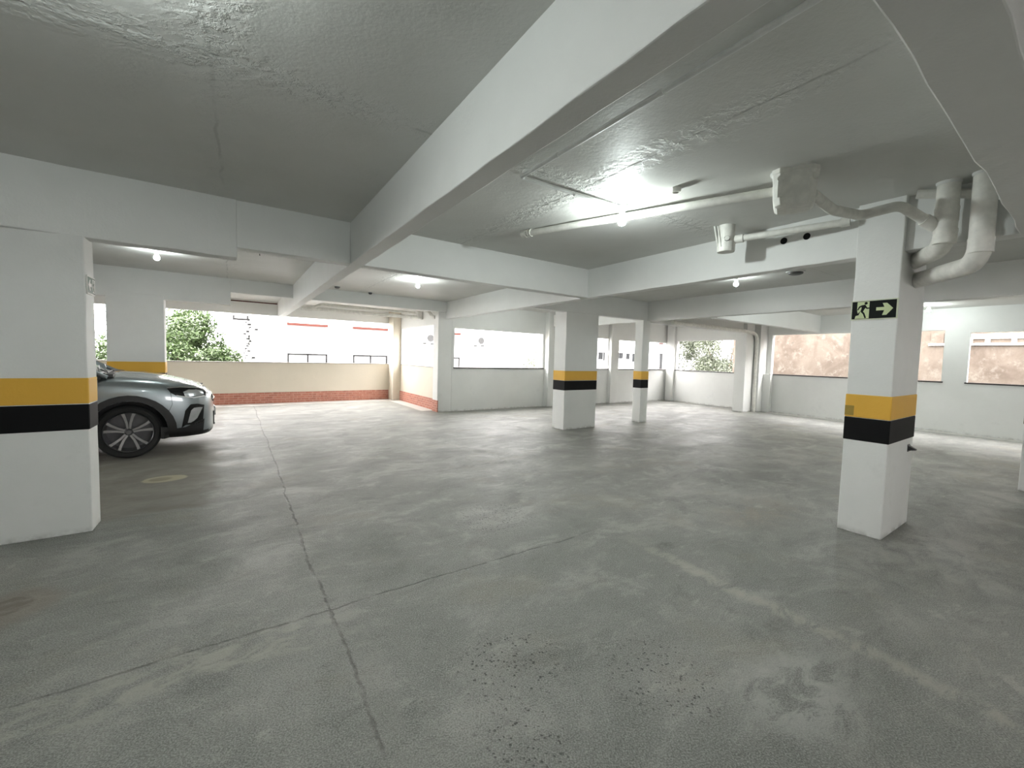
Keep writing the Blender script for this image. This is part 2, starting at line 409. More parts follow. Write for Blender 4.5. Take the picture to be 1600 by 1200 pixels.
# corner piers that belong to the shell
def pier(name, u0, u1, v0, v1, z1, mat, label):
    bm = bmesh.new(); buv(bm, u0, u1, v0, v1, 0, z1, 0)
    return tag(bevel(link(name, bm, mat)), label, 'pier')
pier('wall_pier', 4.30, 4.56, 13.60, 14.11, 2.9, 'cream_paint', 'cream corner pier at the far left parapet corner above the brick base')
pier('wall_pier', 13.80, 13.96, 9.66, 9.98, 2.9, 'white_paint', 'slim white pier at the far corner between two openings left of the pale tree')
pier('wall_pier', 10.79, 11.17, 10.05, 10.22, 2.9, 'white_paint', 'white pier on the far parapet seen just left of the narrow striped column')

# ---------------------------------------------------------------- beams
def beam(name, u0, u1, v0, v1, zb, label, rough=.004, ztop=None, seg=.22, mat='white_paint', vshift=None, zshift=None):
    bm = bmesh.new(); alongu = (u1-u0) > (v1-v0)
    L = (u1-u0) if alongu else (v1-v0); n = max(2, int(L/seg)); rr = random.Random(hash(label) % 1000 if False else len(label)*7+int(abs(u0)*10))
    prev = None
    for i in range(n+1):
        s = i/n
        u_a, u_b = (u0+(u1-u0)*s,)*2 if alongu else (u0, u1)
        v_a, v_b = (v0, v1) if alongu else (v0+(v1-v0)*s,)*2
        dv = vshift(u_a, v_a) if vshift else 0.0; dz = zshift(u_a, v_a) if zshift else 0.0
        j = lambda: rr.uniform(-rough, rough)
        if alongu: q = [(u_a, v0+dv), (u_a, v1+dv)]
        else: q = [(u0, v_a), (u1, v_a)]
        zt = (ztop or CEIL+.06)
        ring = []
        for k, (a, b) in enumerate(q):
            if alongu: b += j()
            else: a += j()
            ring.append((a, b, zb+dz+j()*.8))
        ring = [ring[0], ring[1], (q[1][0], q[1][1], zt), (q[0][0], q[0][1], zt)]
        vs = [bm.verts.new(P(*p)) for p in ring]
        if prev:
            for k in range(4): bm.faces.new((prev[k], prev[(k+1) % 4], vs[(k+1) % 4], vs[k]))
        else: bm.faces.new(vs)
        prev = vs
    bm.faces.new(prev[::-1])
    return tag(bevel(link(name, bm, mat), .007, 2), label, 'beam')
BZ = 2.40
beam('ceiling_beam', 1.07, 1.21, -5.0, 14.1, BZ, 'long diagonal ceiling beam running from overhead toward the far left windows')
beam_c = beam('ceiling_beam', 4.66, 4.80, -5.0, 10.35, BZ, 'white ceiling beam under the drain pipes, resting on the exit sign column')
beam('ceiling_beam', 8.32, 8.47, -5.0, 10.3, BZ-.01, 'grey ceiling beam behind the exit sign column, third from the left bay')
beam('ceiling_beam', -9.0, 13.9, .22, .43, BZ+.002, 'ceiling beam crossing the top right corner of the view', .009)
sm = lambda x: (lambda t: t*t*(3-2*t))(min(max(x, 0), 1))
beam('ceiling_beam', 1.21, 4.66, 4.90, 5.05, BZ+.001, 'short pale cross beam right of the long diagonal beam')
beam('ceiling_beam', .02, 1.07, 4.91, 5.06, BZ+.001, 'short raised end of the left cross beam beside the diagonal beam', .003)
beam('ceiling_beam', -9.0, .04, 4.90, 5.08, 2.305, 'deep left cross beam over the large striped pillar, with a stepped lower edge', .006,
     vshift=lambda u, v: -.235*min(max(-u/1.4, 0), 1.0), zshift=lambda u, v: -.035*min(max(-u/1.4, 0), 1))
beam('ceiling_beam', -9.0, -.03, 10.25, 10.40, 2.325, 'deep cross beam behind the parked car with a stepped lower edge', .003)
beam('ceiling_beam', -.03, 4.66, 10.25, 10.40, 2.565, 'shallow cross beam in front of the far left windows', .002)
beam('ceiling_beam', 4.80, 8.32, 6.60, 6.76, BZ+.001, 'cross beam joining the wide and the narrow striped columns in the middle')
beam('ceiling_beam', 8.47, 13.0, 6.60, 6.76, 2.36, 'pale cross beam running from the narrow striped column to the far right piers')
beam('ceiling_beam', 8.47, 13.9, 4.90, 5.05, 2.37, 'pale cross beam above the right opening that shows the stained wall')

# ---------------------------------------------------------------- columns with painted bands
def column(label, u0, u1, v0, v1, top, group='striped garage columns', mat='white_paint', bands=True):
    o0 = P((u0+u1)/2, (v0+v1)/2, 0); root = empty('concrete_column', o0)
    bm = bmesh.new(); n = 9; zs = [top*i/n for i in range(n+1)]; prev = None; rr = random.Random(int(u0*100))
    for z in zs:
        j = lambda: rr.uniform(-.003, .003)
        vs = [bm.verts.new(P(a+j(), b+j(), z)-o0) for a, b in ((u0, v0), (u1, v0), (u1, v1), (u0, v1))]
        if prev:
            for k in range(4): bm.faces.new((prev[k], prev[(k+1) % 4], vs[(k+1) % 4], vs[k]))
        else: bm.faces.new(vs)
        prev = vs
    bm.faces.new(prev[::-1])
    bevel(link('shaft', bm, mat, root), .008, 2)
    if bands:
        e = .0045
        for nm, z0, z1, mm in (('black_band', .81, 1.01, 'black_paint'), ('yellow_band', 1.0102, 1.21, 'yellow_paint')):
            bm = bmesh.new(); buv(bm, u0-e, u1+e, v0-e, v1+e, z0, z1, 0, o0)
            b = bevel(link(nm, bm, mm, root), .008, 2)
    tag(root, label, 'column', group if bands else None)
    return root, o0
colR, oR = column('white column with yellow and black bands and a green exit sign, nearest on the right', 4.60, 5.39, 1.06, 1.38, 2.84)
column('large white pillar with yellow and black bands at the left edge of the view', -2.3, -.955, 4.72, 4.97, 2.29)
column('wide white column with yellow and black bands left of the narrow striped column', 5.72, 6.66, 6.62, 7.0, 2.83)
column('narrow white column with yellow and black bands, middle of the garage', 8.16, 8.43, 6.60, 6.84, 2.42)
column('white pillar with yellow and black bands cut by the right edge of the view', 8.10, 8.95, .28, .58, 2.84)
column('pillar with a yellow band standing behind the parked silver car', -1.83, -1.05, 10.245, 10.5, 2.4)
# plain columns
c680, oc = column('plain white column at the end of the brick base, between the left and centre openings', 4.45, 4.93, 10.31, 10.64, 2.84, bands=False)
bm = bmesh.new(); buv(bm, 4.444, 4.47, 10.305, 10.645, 0, .30, 0, oc); link('brick_base', bm, 'red_brick', c680)
column('plain white wall column half hidden behind the wide striped column', 8.02, 8.95, 10.08, 10.33, 2.84, bands=False)
column('plain white column with a chamfered side, left of the far right piers', 12.93, 13.42, 6.50, 6.84, 2.84, bands=False)
column('plain white column at the right parapet corner, beside the stained wall opening', 13.44, 13.93, 6.32, 6.62, 2.84, bands=False)
bm = bmesh.new(); buv(bm, 13.72, 13.92, 6.10, 6.33, 0, 1.15)
hx = bm.verts[:]
tag(bevel(link('wall_pier', bm, 'white_paint')), 'low sloping plaster fillet at the foot of the right corner column', 'pier')

# small patch on the yellow band and a hook on the right column
bm = bmesh.new(); buv(bm, 4.593, 4.597, 1.315, 1.382, 1.025, 1.11, 0, oR); link('paint_patch', bm, 'olive_patch', colR)
hk = empty('wall_hook', P(5.23, 1.06, .71)); tag(hk, 'small dark wedge hook on the side of the exit sign column', 'hook')
bm = bmesh.new(); o = P(5.23, 1.06, .71)
hexa(bm, [P(5.20, 1.056, .70)-o, P(5.27, 1.056, .70)-o, P(5.25, 1.00, .71)-o, P(5.22, 1.00, .71)-o, P(5.20, 1.056, .745)-o, P(5.27, 1.056, .745)-o, P(5.25, 1.00, .718)-o, P(5.22, 1.00, .718)-o])
link('wedge', bm, 'dark_plastic', hk)
bm = bmesh.new(); buv(bm, 5.205, 5.265, 1.052, 1.06, .69, .755, 0, o); link('base_plate', bm, 'sensor_grey', hk)
# white junction box on the far wall column
jb = empty('junction_box', P(8.30, 10.05, 2.58)); o = P(8.30, 10.05, 2.58)
bm = bmesh.new(); buv(bm, 8.17, 8.42, 9.99, 10.08, 2.41, 2.76, 0, o); bevel(link('housing', bm, 'band_white', jb), .01)
bm = bmesh.new(); buv(bm, 8.19, 8.40, 9.982, 9.99, 2.43, 2.74, 0, o); bevel(link('cover', bm, 'band_white', jb), .004)
tag(jb, 'white box high on the plain column behind the wide striped column', 'junction box')

# ---------------------------------------------------------------- exit signs
def exit_sign(name, fn, W, Hh, label):
    """fn(a,b,d): a along the sign from the left, b up, d out"""
    root = empty(name, fn(W/2, Hh/2, 0)); o = fn(W/2, Hh/2, 0); g = lambda a, b, d: fn(a, b, d)-o
    def pr(nm, pts, d0, d1, mm):
        bm = bmesh.new(); poly_prism(bm, pts, lambda a, b, d: g(a, b, d0+d), d1-d0); link(nm, bm, mm, root)
    rect = lambda a0, a1, b0, b1: [(a0*W, b0*Hh), (a1*W, b0*Hh), (a1*W, b1*Hh), (a0*W, b1*Hh)]
    pr('panel', rect(0, 1, 0, 1), .001, .004, 'sign_edge'); pr('face', rect(.02, .965, .05, .95), .004, .005, 'sign_black')
    pr('door_symbol', [(x*W, y*Hh) for x, y in ((.135, .93), (.40, .93), (.40, .07), (.09, .07), (.11, .22), (.16, .30), (.135, .50))], .005, .0056, 'sign_green')
    man = bmesh.new()
    parts = [[(.325+.036*math.cos(k*PI/5), .845+.07*math.sin(k*PI/5)) for k in range(10)],
             [(.235, .76), (.31, .78), (.335, .66), (.29, .52), (.265, .40), (.21, .44), (.23, .58)],          # torso
             [(.235, .76), (.175, .70), (.135, .52), (.16, .50), (.195, .63), (.245, .68)],                     # rear arm
             [(.31, .78), (.355, .62), (.405, .62), (.405, .56), (.345, .55), (.305, .66)],                     # front arm
             [(.265, .42), (.30, .36), (.345, .10), (.31, .08), (.27, .30), (.215, .42)],                       # front leg
             [(.21, .46), (.175, .25), (.06, .19), (.055, .25), (.15, .32), (.235, .50)]]                       # rear leg
    for q in parts: poly_prism(man, [(x*W, y*Hh) for x, y in q], lambda a, b, d: g(a, b, .0056+d), .0006)
    link('running_figure', man, 'sign_black', root)
    pr('arrow', [(x*W, y*Hh) for x, y in ((.55, .60), (.72, .60), (.68, .80), (.77, .80), (.90, .52), (.77, .20), (.68, .20), (.72, .44), (.55, .44))], .005, .0056, 'sign_green')
    return tag(root, label, 'sign')
exit_sign('exit_sign', lambda a, b, d: P(4.594-d, 1.385-a, 1.85+b), .325, .165, 'black and green exit sign with running man and right arrow')
def small_sign():
    o = P(-.945, 4.84, 1.93); root = empty('exit_sign', o); g = lambda a, b, d: P(-.952+d, 4.735+a, 1.855+b)-o
    W, Hh = .22, .145
    def pr(nm, pts, d0, d1, mm):
        bm = bmesh.new(); poly_prism(bm, pts, lambda a, b, d: g(a, b, d0+d), d1-d0); link(nm, bm, mm, root)
    rect = lambda a0, a1, b0, b1: [(a0*W, b0*Hh), (a1*W, b0*Hh), (a1*W, b1*Hh), (a0*W, b1*Hh)]
    pr('panel', rect(0, 1, 0, 1), .001, .008, 'band_white'); pr('face', rect(.03, .97, .08, .92), .008, .009, 'sign_dark_green')
    pr('door_symbol', rect(.62, .93, .14, .86), .009, .0096, 'band_white')
    pr('arrow', [(x*W, y*Hh) for x, y in ((.10, .5), (.28, .80), (.36, .80), (.28, .60), (.5, .60), (.5, .42), (.28, .42), (.36, .22), (.28, .22))], .009, .0096, 'band_white')
    bm = bmesh.new()
    for q in ([(.75+.04*math.cos(k*PI/4), .76+.06*math.sin(k*PI/4)) for k in range(8)], [(.72, .70), (.82, .68), (.80, .44), (.86, .18), (.80, .18), (.76, .38), (.70, .18), (.64, .20), (.73, .46)], [(.72, .68), (.65, .56), (.67, .50), (.75, .60)]):
        poly_prism(bm, [(x*W, y*Hh) for x, y in q], lambda a, b, d: g(a, b, .0096+d), .0006)
    link('running_figure', bm, 'sign_dark_green', root)
    tag(root, 'small white and dark green exit sign on the side of the large left pillar', 'sign')
small_sign()

# ---------------------------------------------------------------- lamps, sensors
def lamp(u, v, label, glow='bulb_glow', drop=.0):
    z = ceil_z(u, v); o = P(u, v, z); root = empty('ceiling_lamp', o)
    bm = bmesh.new(); lathe(bm, [(.001, 0), (.055, 0), (.055, -.012), (.048, -.02), (.001, -.02)], n=24); link('mounting_plate', bm, 'conduit_white', root, True)
    bm = bmesh.new(); lathe(bm, [(.001, -.018), (.026, -.018), (.024, -.06-drop), (.001, -.06-drop)], n=20); link('socket', bm, 'conduit_white', root, True)
    bm = bmesh.new(); r = .036; z0 = -.06-drop
    lathe(bm, [(.001, z0), (.018, z0), (.022, z0-.016)]+[(r*math.sin(a), z0-.052+r*math.cos(a)) for a in [PI*.22+i*PI*.78/9 for i in range(9)]]+[(.001, z0-.088)], n=20)
    link('bulb', bm, glow, root, True)
    return tag(root, label, 'lamp', 'bare bulbs on the ceiling')
lamp(2.97, 2.70, 'glaring bare bulb on the ceiling below the conduit, brightest lamp in view', 'bulb_glow_strong', .03)
lamp(2.89, 7.70, 'bare bulb on the pale ceiling in front of the far left windows')
lamp(-.90, 8.11, 'bare bulb above the parked car, partly behind the stepped beam', 'bulb_glow_weak')
lamp(6.87, 3.68, 'bare bulb between the drain cylinder and the smoke detector', 'bulb_glow_faint')
lamp(12.9, 2.45, 'bare bulb right of the exit sign column, by the right parapet', 'bulb_glow')
lamp(-.42, 1.85, 'bare bulb overhead just outside the top left of the view')
lamp(6.4, 8.6, 'added bulb brightening the far middle bay, unseen behind the cross beam')  # added out of sight to lift the middle columns and north wall
lamp(9.9, 3.0, 'added bulb brightening the right bay, unseen behind the third long beam', 'bulb_glow_strong')  # extra unseen bulb, brightens the east bay's floor and wall
lamp(-5.0, 1.5, 'bare bulb far to the left, outside the view')
lamp(9.9, -2.0, 'bare bulb behind the camera on the right')
def sensor(u, v, label, r=.055, dark='sensor_grey'):
    o = P(u, v, ceil_z(u, v)); root = empty('smoke_detector', o)
    bm = bmesh.new(); lathe(bm, [(.001, 0), (r*1.25, 0), (r*1.25, -.012), (.001, -.012)], n=24); link('mounting_plate', bm, 'conduit_white', root, True)
    bm = bmesh.new(); lathe(bm, [(.001, -.012), (r, -.012), (r*.95, -.035), (r*.6, -.05), (.001, -.05)], n=24); link('housing', bm, dark, root, True)
    return tag(root, label, 'smoke detector')
sensor(7.10, 2.88, 'flat grey detector on the ceiling right of the small bulb', .10)
sensor(1.84, 9.66, 'small dark round detector on the ceiling beside the diagonal beam')
sensor(2.62, 10.02, 'small dark sensor at the top edge of the far left cross beam', .04, 'dark_plastic')

# ---------------------------------------------------------------- conduits and drain pipes
def thing_tube(name, label, cat, pts, r, bend, mat, extras=(), n=14, group=None):
    o = Vector(pts[0]); root = empty(name, o)
    bm = bmesh.new(); tube(bm, [Vector(p)-o for p in pts], r, n, bend=bend); link('pipe', bm, mat, root, True, 50)
    for nm, a, b, rr, mm in extras:
        bm = bmesh.new(); tube(bm, [Vector(a)-o, Vector(b)-o], rr, 20); link(nm, bm, mm, root, True, 50)
    return tag(root, label, cat, group)
cz = CEIL-.026
def clamp(u, v, z, ax=0): 
    a = P(u, v, z+.012)
    d = (E1 if ax else E2)*.011
    return ('clamp', a-d, a+d, .018, 'conduit_white')
thing_tube('electrical_conduit', 'thin white conduit along the diagonal beam, turning to the bright bulb', 'conduit',
           [P(1.85, .45, cz), P(1.85, 2.74, cz), P(2.93, 2.70, cz)], .015, .03, 'conduit_white',
           [('clamp', P(1.85, v, cz)-E1*.012, P(1.85, v, cz)+E1*.012, .018, 'conduit_white') for v in (.6, 1.44, 2.29)]+[('clamp', P(2.40, 2.72, cz)-E2*.012, P(2.40, 2.72, cz)+E2*.012, .018, 'conduit_white')])
def on(a, b, t): return Vector(a)+(Vector(b)-Vector(a))*t
r1 = .034
p0, p1 = P(2.70, 3.90, CEIL-.036), P(3.47, 1.60, CEIL-.085)
thing_tube('drain_pipe', 'white waste pipe passing behind the bright bulb into the ceiling trap box', 'pipe', [p0, on(p0, p1, .75), p1], r1, .2, 'pipe_white',
           [('end_cap', on(p0, p1, -.012), on(p0, p1, .012), r1*1.22, 'pipe_white'), ('coupling_ring', on(p0, p1, .022), on(p0, p1, .027), r1*1.2, 'pipe_white'), ('coupling_ring', on(p0, p1, .036), on(p0, p1, .041), r1*1.2, 'pipe_white')])
# trap box
def trap_box():
    c = P(3.44, 1.44, 0); o = Vector((c.x, c.y, CEIL)); root = empty('drain_trap_box', o)
    ang = math.atan2(o.y, o.x)-PI/2
    bm = bmesh.new(); prof = [(-.135, -.09), (-.135, .10), (-.08, .14), (.08, .14), (.14, .08), (.14, -.06), (.09, -.115), (-.09, -.125)]
    prev = None
    for z, s in ((.02, 1.04), (-.03, 1.04), (-.035, 1.0), (-.21, .95), (-.25, .88), (-.265, .74)):
        vs = [bm.verts.new(Vector((x*s, y*s, z))) for x, y in prof]
        if prev:
            for k in range(8): bm.faces.new((prev[k], prev[(k+1) % 8], vs[(k+1) % 8], vs[k]))
        prev = vs
    bm.faces.new(prev)
    q = link('housing', bm, 'pipe_white', root, True, 30); bevel(q, .012, 3); q.rotation_euler = (0, 0, ang)
    for nm, x, y in (('lug', -.085, -.135), ('lug', .12, -.10)):
        bm = bmesh.new(); tube(bm, [Vector((x, y, -.075)), Vector((x, y+.03, -.075))], .022, 14); tube(bm, [Vector((x, y-.004, -.075)), Vector((x, y+.004, -.075))], .012, 12)
        l = link(nm, bm, 'pipe_white', root, True, 40); l.rotation_euler = (0, 0, ang)
    bm = bmesh.new(); box(bm, -.10, -.072, -.135, -.115, -.20, -.09); l = link('rib', bm, 'pipe_white', root); l.rotation_euler = (0, 0, ang)
    bm = bmesh.new(); rr = random.Random(3)
    prev = []
    for k in range(18):
        a = 2*PI*k/18; x = .165*math.cos(a)*rr.uniform(.9, 1.1); y = .16*math.sin(a)*rr.uniform(.9, 1.1); prev.append((x, y))
    v0 = [bm.verts.new((x, y, .004)) for x, y in prev]; v1 = [bm.verts.new((x*.82, y*.82, -.010+rr.uniform(-.005, .005))) for x, y in prev]
    for k in range(18): bm.faces.new((v0[k], v0[(k+1) % 18], v1[(k+1) % 18], v1[k]))
    bm.faces.new(v1); l = link('plaster_collar', bm, 'white_paint', root, True, 60); l.rotation_euler = (0, 0, ang)
    tag(root, 'white plastic drain trap box hanging from the ceiling right of the bright bulb', 'trap')
trap_box()
# outlet of the trap, over the column to the big down pipe
q = [P(3.44, 1.32, 2.64), P(3.80, 1.31, 2.605), P(4.17, 1.24, 2.625), P(4.30, 1.03, 2.675), P(4.52, .84, 2.505)]
thing_tube('drain_pipe', 'white waste pipe from the trap box over the column top to the down pipe', 'pipe', q, .037, .05, 'pipe_white',
           [('coupling', on(q[3], q[4], .62), on(q[3], q[4], .9), .045, 'pipe_white')])
# cylindrical trap with its long pipe
cc = P(4.24, 2.40, 0)
root = empty('drain_cylinder', Vector((cc.x, cc.y, CEIL)))
bm = bmesh.new(); lathe(bm, [(.001, .01), (.078, .01), (.078, -.17), (.083, -.172), (.083, -.25), (.079, -.262), (.06, -.266), (.001, -.266)], n=32); link('body', bm, 'pipe_white', root, True, 35)
d = (Vector((0, 0, 0))-Vector((cc.x, cc.y, 0))).normalized(); sd = Vector((d.y, -d.x, 0))
bm = bmesh.new(); tube(bm, [d*.070+Vector((0, 0, -.145))+sd*-.005, d*.092+Vector((0, 0, -.145))+sd*-.005], .022, 18); link('inlet_plug', bm, 'pipe_white', root, True, 35)
bm = bmesh.new()
for k in range(24):
    a0, a1 = 2*PI*k/24, 2*PI*(k+1)/24
    for rr0, rr1 in ((.0225, .026),):
        f = [d*(.0925 if False else .0815)+Vector((0, 0, -.145))+sd*(-.005+rr*math.cos(a))+Vector((0, 0, rr*math.sin(a))) for rr, a in ((rr0, a0), (rr1, a0), (rr1, a1), (rr0, a1))]
        if k % 12 < 10: bm.faces.new([bm.verts.new(x) for x in f])
link('plug_ring', bm, 'dark_plastic', root)
bm = bmesh.new(); tube(bm, [sd*.115+Vector((0, 0, 0.0))+d*.02, sd*.078+Vector((0, 0, -.20))+d*.03], .008, 8); tube(bm, [sd*.085+Vector((0, 0, -.01))+d*.05, sd*.045+Vector((0, 0, -.22))+d*.072], .006, 8)
link('hanging_strap', bm, 'pipe_white', root, True)
for v in bpy.data.objects:
    pass
tag(root, 'white drain cylinder hanging from the ceiling at the left end of the beam pipe', 'drain fitting')
a = P(4.27, 2.33, 2.685); b = P(4.53, 1.42, 2.695)
thing_tube('drain_pipe', 'straight white pipe along the beam from the hanging cylinder to the column', 'pipe', [a, b], .031, 0, 'pipe_white',
           [('coupling', on(a, b, .01), on(a, b, .09), .040, 'pipe_white'), ('coupling', on(a, b, .93), on(a, b, 1.0), .038, 'pipe_white')])
# two big down pipes bending into the column side
def down(u, v, zt, zb, endp, rr, label, rings):
    o = P(u, v, zt); root = empty('down_pipe', o)
    pts = [Vector((0, 0, .02)), P(u, v, zb)-o, P(*endp)-o]
    bm = bmesh.new(); tube(bm, pts, rr, 24, bend=.16); link('pipe', bm, 'pipe_white', root, True, 50)
    for z in rings:
        bm = bmesh.new(); tube(bm, [Vector((0, 0, z-zt+.012)), Vector((0, 0, z-zt-.012))], rr*1.07, 24); tube(bm, [Vector((0, 0, z-zt-.012)), Vector((0, 0, z-zt-.09))], rr*1.045, 24); link('coupling', bm, 'pipe_white', root, True, 35)
    e0 = P(*endp)-o; dd = (pts[1]-e0).normalized()
    bm = bmesh.new(); tube(bm, [e0-dd*.02, e0+dd*.26], rr*.93, 24); link('outlet_sleeve', bm, 'pipe_white', root, True, 35)
    bm = bmesh.new(); lathe(bm, [(rr*1.02, .0), (rr*1.12, 0), (rr*1.06, -.02), (rr*1.02, -.02)], c=Vector((0, 0, 0)), n=20); link('plaster_collar', bm, 'white_paint', root, True, 60)
    return tag(root, label, 'pipe', 'down pipes beside the exit sign column')
down(4.52, .80, 2.83, 2.355, (4.98, 1.07, 2.36), .066, 'thick white down pipe bending into the column side, left one with the branch pipe', (2.63, 2.47))
down(4.48, .60, 2.83, 2.20, (5.07, 1.07, 2.21), .066, 'thick white down pipe bending lowest under its neighbour, next to the corner beam', (2.36,))
thing_tube('drain_pipe', 'short white pipe crossing behind the two thick down pipes', 'pipe', [P(4.50, .98, 2.79), P(4.60, .70, 2.74), P(4.63, .45, 2.66)], .034, .1, 'pipe_white')
# pipe stub in the ceiling
root = empty('pipe_stub', P(3.01, 2.16, CEIL)); bm = bmesh.new(); lathe(bm, [(.036, .0), (.040, 0), (.036, -.035), (.026, -.035), (.024, .0)], n=20); link('pipe', bm, 'pipe_white', root, True, 40)
bm = bmesh.new(); lathe(bm, [(.001, -.006), (.025, -.006), (.025, -.008), (.001, -.008)], n=16); link('plug', bm, 'sensor_grey', root)
tag(root, 'short open pipe stub in the ceiling, beyond the bright bulb', 'pipe stub')
# holes in the beam
for v in (2.02, 1.81):
    bm = bmesh.new(); c = P(4.66, v, 2.675); nrm = Vector((-E1.y, E1.x, 0)).normalized()
    if nrm.dot(c) > 0: nrm = -nrm
    tube(bm, [c-nrm*.02, c+nrm*.004], .032, 20); h = link('pipe_hole', bm, 'void_black', None)
    tag(h, 'round black hole in the white beam, %s of the pair' % ('left' if v > 1.9 else 'right'), 'hole')
# pipes of the alcove
def at(pts): return [P(*p) for p in pts]
thing_tube('drain_pipe', 'white horizontal pipe under the far left cross beam, upper of the pair', 'pipe', at([(1.55, 11.2, 2.46), (1.75, 11.1, 2.58), (2.6, 11.1, 2.575), (4.1, 11.1, 2.56)]), .032, .1, 'pipe_white')
thing_tube('drain_pipe', 'white horizontal pipe under the far left cross beam, lower of the pair', 'pipe', at([(1.35, 11.35, 2.48), (4.25, 11.35, 2.47)]), .045, .1, 'pipe_white',
           [('coupling', P(1.45, 11.35, 2.48), P(1.58, 11.35, 2.48), .055, 'pipe_white'), ('coupling', P(4.1, 11.35, 2.47), P(4.24, 11.35, 2.47), .056, 'pipe_white')])
thing_tube('drain_pipe', 'curved white pipe bending down into the plain column by the left openings', 'pipe', at([(4.05, 10.95, 2.66), (4.35, 10.78, 2.62), (4.40, 10.66, 2.47), (4.46, 10.55, 2.44)]), .045, .14, 'pipe_white')
root = empty('junction_box', P(4.45, 11.9, 2.56)); bm = bmesh.new(); o = P(4.45, 11.9, 2.56); buv(bm, 4.38, 4.56, 11.70, 12.05, 2.46, 2.68, 0, o); bevel(link('housing', bm, 'band_white', root), .01)
bm = bmesh.new(); buv(bm, 4.40, 4.54, 11.685, 11.70, 2.48, 2.66, 0, o); link('cover', bm, 'band_white', root)
tag(root, 'white and pinkish box at the end of the far left pipes', 'junction box')
thing_tube('drain_pipe', 'thin dark pipe along the far left lintel near the ceiling', 'pipe', at([(-5.0, 13.9, 2.76), (1.05, 13.9, 2.76)]), .016, 0, 'terracotta')
thing_tube('drain_pipe', 'white pipe curving along the beam to the far right corner columns', 'pipe', at([(9.2, 6.52, 2.42), (12.6, 6.47, 2.40), (13.43, 6.42, 2.36), (13.43, 6.42, 0)]), .05, .3, 'pipe_white')
thing_tube('cable', 'thin dark cable hanging from the stepped left beam', 'cable', at([(.25, 5.7, 2.82), (.25, 5.7, 2.62), (.26, 5.7, 2.50)]), .004, .05, 'wire_black', n=6)

